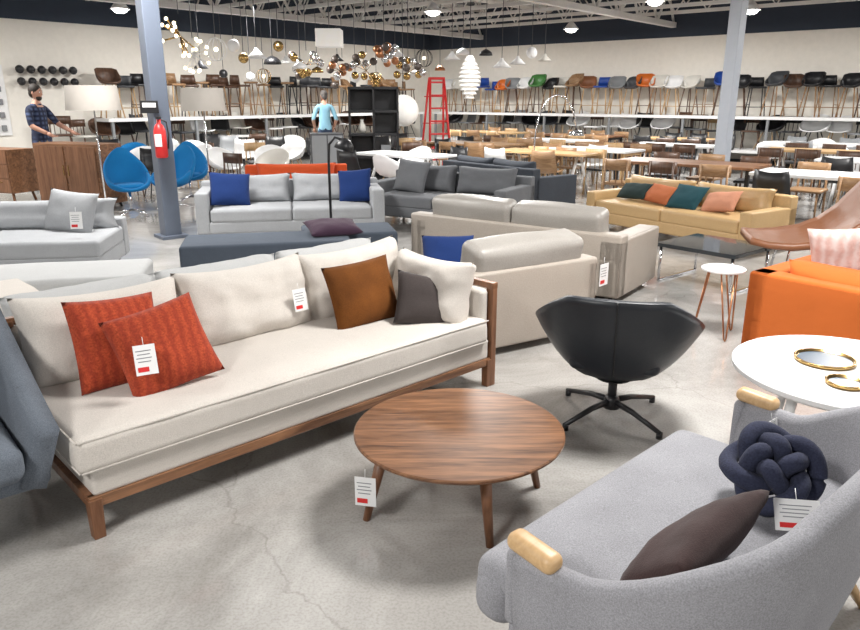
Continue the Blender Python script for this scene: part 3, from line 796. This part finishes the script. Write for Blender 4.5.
# ---------------------------------------------------------------- centre fixtures
b=B('shelving_unit')
for k in range(5): b.box((0,0,.04+.45*k),(1.0,.42,.05),'black')
for x in (-.485,0,.485): b.box((x,0,.94),(.04,.42,1.84),'black')
for (ix,k) in ((-1,0),(1,0),(-1,1),(1,2),(-1,3),(1,3)): b.box((ix*.24,.19,.265+.45*k),(.46,.02,.42),'black')
b.box((.24,.0,.62),(.2,.15,.2),'gray'); b.lathe([(0,0),(.06,0),(.09,.1),(.03,.22),(.04,.26),(0,.26)],'offwhite',c=(-.24,0,.97))
b.finish((-1.15,15.2),D2(5))
b=B('cabinet'); b.box((0,0,.53),(.62,.6,.94),'darkgrey'); b.box((-.15,-.305,.53),(.28,.012,.88),'gray'); b.box((.15,-.305,.53),(.28,.012,.88),'gray'); b.box((0,0,.03),(.5,.5,.06),'black'); b.finish((-2.0,14.3),D2(10))
b=B('stepladder')
for sx in (-1,1):
    b.tube([(sx*.28,-.42,0),(sx*.17,-.03,2.1)],.03,'red',n=6); b.tube([(sx*.30,.45,0),(sx*.18,.03,2.1)],.026,'red',n=6)
for k in range(7):
    t=k/7+.1; b.box((0,-.42+.39*t,2.1*t),(.54-.2*t,.09,.04),'red')
for t in (.2,.5,.8): b.cyl((-.28,.45-.42*t,2.1*t),(.28,.45-.42*t,2.1*t),.012,'red',n=6)
b.box((0,0,2.1),(.38,.14,.06),'red'); b.finish((.16,18.3),D2(15))
# ---------------------------------------------------------------- pendants
def cord(b,z1=4.45,z0=0): b.cyl((0,0,z0),(0,0,z1),.007,'darkgrey',n=5); b.cyl((0,0,z1-.04),(0,0,z1),.05,'white',n=10)
def pend(kind,loc,mat='white',r=.2):
    x,y,h=loc; b=B('pendant_lamp'); cord(b,4.48-h,0.0)
    if kind=='cone': b.lathe([(.03,.0),(.05,-.05),(r,-.8*r-.03),(r-.008,-.8*r-.03),(.04,-.06),(.0,-.03)],mat); b.ball((0,0,-.5*r),.035,'bulb')
    elif kind=='dome': b.lathe([(.02,0),(r*.5,-.03),(r*.86,-.45*r),(r,-.9*r),(r-.01,-.9*r),(r*.84,-.45*r),(0,-.04)],mat); b.ball((0,0,-.5*r),.04,'bulb')
    elif kind=='globe': b.ball((0,0,-r),r,mat,n=20)
    elif kind=='cluster':
        random.seed(int(x*100))
        for i in range(11):
            a=random.uniform(0,6.28); e=random.uniform(-1,1); q=r*(.8+.5*random.random())
            p=(q*math.cos(a)*math.cos(e),q*math.sin(a)*math.cos(e),-r+q*math.sin(e)); b.ball(p,.085,random.choice([mat,mat,'smoke','chrome']),n=12); b.cyl((0,0,-r),p,.006,'brass',n=5)
    elif kind=='sputnik':
        random.seed(int(x*100)+4)
        for i in range(14):
            a=random.uniform(0,6.28); e=random.uniform(-1.4,1.4); p=(r*math.cos(a)*math.cos(e),r*math.sin(a)*math.cos(e),-r+r*math.sin(e))
            b.cyl((0,0,-r),p,.012,mat,n=5); b.ball(p,.03,'bulb',n=8)
    elif kind=='leaf':
        for j in range(10):
            z=-.075*j; rr=r*math.sin(math.pi*(j+1.6)/12)**.8
            b.lathe([(rr*.55,z),(rr,z-.08),(rr+.008,z-.11),(rr-.01,z-.08),(rr*.5,z-.01)],mat,n=14)
    elif kind=='wire':
        for k in range(6):
            a=math.pi*k/6; b.tube([(r*math.cos(t)*math.cos(a),r*math.cos(t)*math.sin(a),-r+r*math.sin(t)) for t in [2*math.pi*i/20 for i in range(20)]],.006,mat,n=5,closed=True)
        b.ball((0,0,-r),.04,'bulb')
    elif kind=='drumsq': b.box((0,0,-.2),(.50,.50,.34),mat,r=.01)
    return b.finish((x,y,h))
def PX(px,Y,h):
    return ((px-430)*(.957*Y+.2891*(1.65-h))/719,Y,h)
P=[('sputnik',178,12.5,2.95,'brass',.34),('sputnik',192,13.4,2.65,'white',.28),('wire',215,14,2.7,'white',.2),('globe',233,15,2.75,'white',.12),('globe',243,15,2.5,'brass',.1),('cone',256,16,2.65,'white',.22),
('dome',272,17,2.55,'black',.2),('cone',286,18,2.6,'white',.16),('cluster',306,16,2.6,'brass',.28),('drumsq',329,15.5,3.0,'lantern',.3),('cluster',342,17,2.5,'copperm',.3),('cluster',366,17,2.55,'brass',.32),('cluster',384,16.5,2.75,'copperm',.22),
('cluster',408,17,2.5,'brass',.3),('wire',424,18,2.75,'black',.2),('leaf',470,14.5,2.42,'lantern',.21),('cone',452,18,2.7,'white',.2),('dome',486,18,2.75,'black',.16),('cone',502,17,2.5,'white',.22),
('cone',518,18,2.6,'white',.2),('globe',532,18,2.8,'white',.13),('dome',317,19,2.4,'brass',.16),('globe',355,19,2.3,'white',.14),('cone',395,19.5,2.9,'white',.25),('dome',300,14.2,2.3,'white',.14),('dome',440,19.5,2.45,'copperm',.14),('wire',263,19,2.35,'brass',.18),('globe',223,18,2.3,'black',.1),
('cone',545,19,2.7,'offwhite',.17),('cone',200,16,2.4,'darkgrey',.16),('globe',278,17.5,2.9,'brass',.12),('dome',463,20,2.9,'white',.18),('cone',337,20,2.75,'black',.18),('globe',250,17,2.2,'white',.1),('dome',415,20,2.35,'white',.15),('wire',376,20,2.3,'brass',.15)]
for k,px,Y,h,mt,r in P: pend(k,PX(px,Y,h),mt,r)
x,y,z=PX(403,15.9,1.72); pend('globe',(x,y,1.72),'lantern',.33)
def highbay(px,Y,h):
    x,y,_=PX(px,Y,h); b=B('high_bay_light')
    b.cyl((0,0,.12),(0,0,4.45-h),.01,'white',n=6); b.lathe([(.03,.22),(.09,.16),(.2,.02),(.19,.02),(.08,.15),(0,.2)],'white',n=20)
    b.ball((0,0,.02),.15,'glow',n=16,sc=(1,1,.55)); b.finish((x,y,h))
for a in ((120,16.2,3.40),(433,16.7,3.40),(571,20.2,3.35),(751,16.4,3.40),(265,24,3.4),(655,15.8,3.5)): highbay(*a)

# ---------------------------------------------------------------- people
def person(name,loc,ang,mats,armL,armR,H=1.78,headyaw=0,hair='hair',beard=False,long=False):
    s=H/1.78; shirt,pants,shoe=mats
    J={'pel':(0,0,.96,.135,.115),'sp':(0,0,1.12,.13,.11),'ch':(0,.0,1.32,.15,.12),'up':(0,.01,1.44,.10,.085),'nk':(0,.0,1.52,.055,.055),'hd':(0,-.01,1.60,.05,.05),
       'shL':(.17,.01,1.43,.065,.065),'elL':(*armL[0],.045,.045),'wrL':(*armL[1],.03,.03),
       'shR':(-.17,.01,1.43,.065,.065),'elR':(*armR[0],.045,.045),'wrR':(*armR[1],.03,.03),
       'hpL':(.09,0,.88,.095,.1),'knL':(.10,-.02,.50,.062,.062),'anL':(.10,.02,.10,.042,.042),'toL':(.12,-.15,.045,.04,.035),
       'hpR':(-.09,0,.88,.095,.1),'knR':(-.10,-.0,.50,.062,.062),'anR':(-.11,.03,.10,.042,.042),'toR':(-.13,-.13,.045,.04,.035)}
    E=[('pel','sp',shirt),('sp','ch',shirt),('ch','up',shirt),('up','nk','skin'),('nk','hd','skin'),('up','shL',shirt),('shL','elL',shirt),('elL','wrL','skin'),('up','shR',shirt),('shR','elR',shirt),('elR','wrR','skin'),
       ('pel','hpL',pants),('hpL','knL',pants),('knL','anL',pants),('anL','toL',shoe),('pel','hpR',pants),('hpR','knR',pants),('knR','anR',pants),('anR','toR',shoe)]
    ks=list(J); me=bpy.data.meshes.new('tmp'); me.from_pydata([J[k][:3] for k in ks],[(ks.index(a),ks.index(c)) for a,c,_ in E],[])
    ob=bpy.data.objects.new('tmp',me); scene.collection.objects.link(ob)
    md=ob.modifiers.new('s','SKIN'); 
    for i,k in enumerate(ks):
        sv=me.skin_vertices[0].data[i]; sv.radius=J[k][3:5]; sv.use_root=(k=='pel')
    md2=ob.modifiers.new('ss','SUBSURF'); md2.levels=2; md2.render_levels=2
    dg=bpy.context.evaluated_depsgraph_get(); ev=ob.evaluated_get(dg); m2=bpy.data.meshes.new_from_object(ev)
    b=B(name); vs=[v.co.copy() for v in m2.vertices]
    segs=[(Vector(J[a][:3]),Vector(J[c][:3]),mt) for a,c,mt in E]
    for p in m2.polygons:
        c=p.center; best=None
        for a,d,mt in segs:
            ab=d-a; t=max(0,min(1,(c-a).dot(ab)/ab.length_squared)); dd=(c-(a+ab*t)).length
            if best is None or dd<best[0]: best=(dd,mt)
        mt=best[1]
        if mt==pants and c.z>.93: mt=shirt
        if mt==shirt and c.z<.90 and abs(c.x)<.2: mt=pants
        b.f.append(list(p.vertices)); b.m.append(b.idx(mt)); b.sm.append(True)
    b.v=vs
    bpy.data.objects.remove(ob)
    hc=Vector((0,-.02,1.68)); Rh=Matrix.Translation(hc)@Matrix.Rotation(headyaw,4,'Z')@Matrix.Rotation(D2(8),4,'X'); b.T=Rh
    def hf(j,i,m=14,n=20):
        t=math.pi*j/m; a=2*math.pi*i/n; x=.074*math.sin(t)*math.cos(a); y=.094*math.sin(t)*math.sin(a); z=-.115*math.cos(t)
        if z<0: x*=1-.25*(-z/.115); y=y*(1-.12*(-z/.115))-.01*(-z/.115)
        return (x,y,z)
    vs=[hf(j,i) for j in range(15) for i in range(20)]; fs=[(j*20+i,j*20+(i+1)%20,(j+1)*20+(i+1)%20,(j+1)*20+i) for j in range(14) for i in range(20)]
    b.add(vs,fs,'skin')
    b.ball((0,-.094,-.015),.016,'skin',sc=(.8,1.1,1.5))
    for sx in (-1,1):
        b.ball((sx*.075,.005,-.01),.022,'skin',sc=(.4,.8,1.3)); b.ball((sx*.028,-.083,.012),.011,'eyewhite',n=8); b.ball((sx*.028,-.092,.012),.005,'black',n=6)
        b.ball((sx*.028,-.087,.032),.014,hair,sc=(1.2,.4,.3),n=8)
    b.ball((0,-.087,-.055),.016,'lip',sc=(1.3,.4,.35),n=8)
    b.ball((0,.018,.032),.1,hair,sc=(.84,1.0,.98),n=18)
    b.ball((0,.05,-.02),.08,hair,sc=(.9,.75,.95),n=14)
    if beard: b.ball((0,-.050,-.078),.05,hair,sc=(1.05,.80,.85),n=12)
    b.T=Matrix.Identity(4)
    for side,arm in ((1,armL),(-1,armR)):
        w=Vector(arm[1]); d=(w-Vector(arm[0])).normalized()
        up=Vector((0,0,1)); 
        lat=d.cross(up); lat=lat.normalized() if lat.length>.2 else Vector((0,1,0))
        nn=d.cross(lat)
        b.tube([w,w+d*.04,w+d*.085],lambda t:.030-.004*t,'skin',n=8)
        for k,(o,l) in enumerate(((-.024,.062),(-.008,.075),(.008,.07),(.023,.055))):
            p=w+d*.08+lat*o; b.tube([p,p+d*l*.5-nn*.006,p+d*l*.9-nn*.022],lambda t:.0085-.002*t,'skin',n=6)
        p=w+d*.03-lat*.024; b.tube([p,p+d*.03-lat*.022,p+d*.06-lat*.026],lambda t:.010-.003*t,'skin',n=6)
    b.lathe([(.068,1.485),(.075,1.50),(.062,1.515)],shirt,n=16)
    o=b.finish((*loc,0),ang); o.scale=(s,s,s); return o
person('man',(-6.33,12.05),face(.97,-.22),('plaid','khaki','shoe'),((.24,-.14,1.20),(.20,-.42,1.08)),((-.25,-.06,1.18),(-.20,-.30,1.07)),H=1.84,headyaw=D2(6),beard=True)
person('man',(-2.46,17.4),face(-.3,1),('shirtblue','jeans','shoe'),((.27,.03,1.16),(.22,-.10,.95)),((-.27,.03,1.16),(-.22,-.12,.96)),H=1.80,hair='hairgrey',headyaw=D2(15))

# ---------------------------------------------------------------- lights
def area(x,y,z,pw,sz):
    l=bpy.data.lights.new('ceiling_light','AREA'); l.energy=pw; l.size=sz; l.shape='SQUARE'; l.color=(1,.98,.95)
    o=bpy.data.objects.new('ceiling_light',l); scene.collection.objects.link(o); o.location=(x,y,z)
for s in (3.5,9.5,15.5,21.5):
    for t in (4,10,16,22):
        x,y=RP(s,t); area(x,y,3.45,265 if t<14 else 220,.9)
w=bpy.data.worlds.new('World'); scene.world=w; w.use_nodes=True
bg=w.node_tree.nodes['Background']; bg.inputs[0].default_value=(.95,.97,1,1); bg.inputs[1].default_value=.15
scene.view_settings.view_transform='Standard'; scene.view_settings.look='None'; scene.view_settings.exposure=0
# ---------------------------------------------------------------- camera
cam=bpy.data.cameras.new('camera'); cam.sensor_width=36; cam.lens=719/860*36; cam.clip_end=200
co=bpy.data.objects.new('camera',cam); scene.collection.objects.link(co); co.location=(0,0,1.65); co.rotation_euler=(D2(90-16.8),0,0)
scene.camera=co
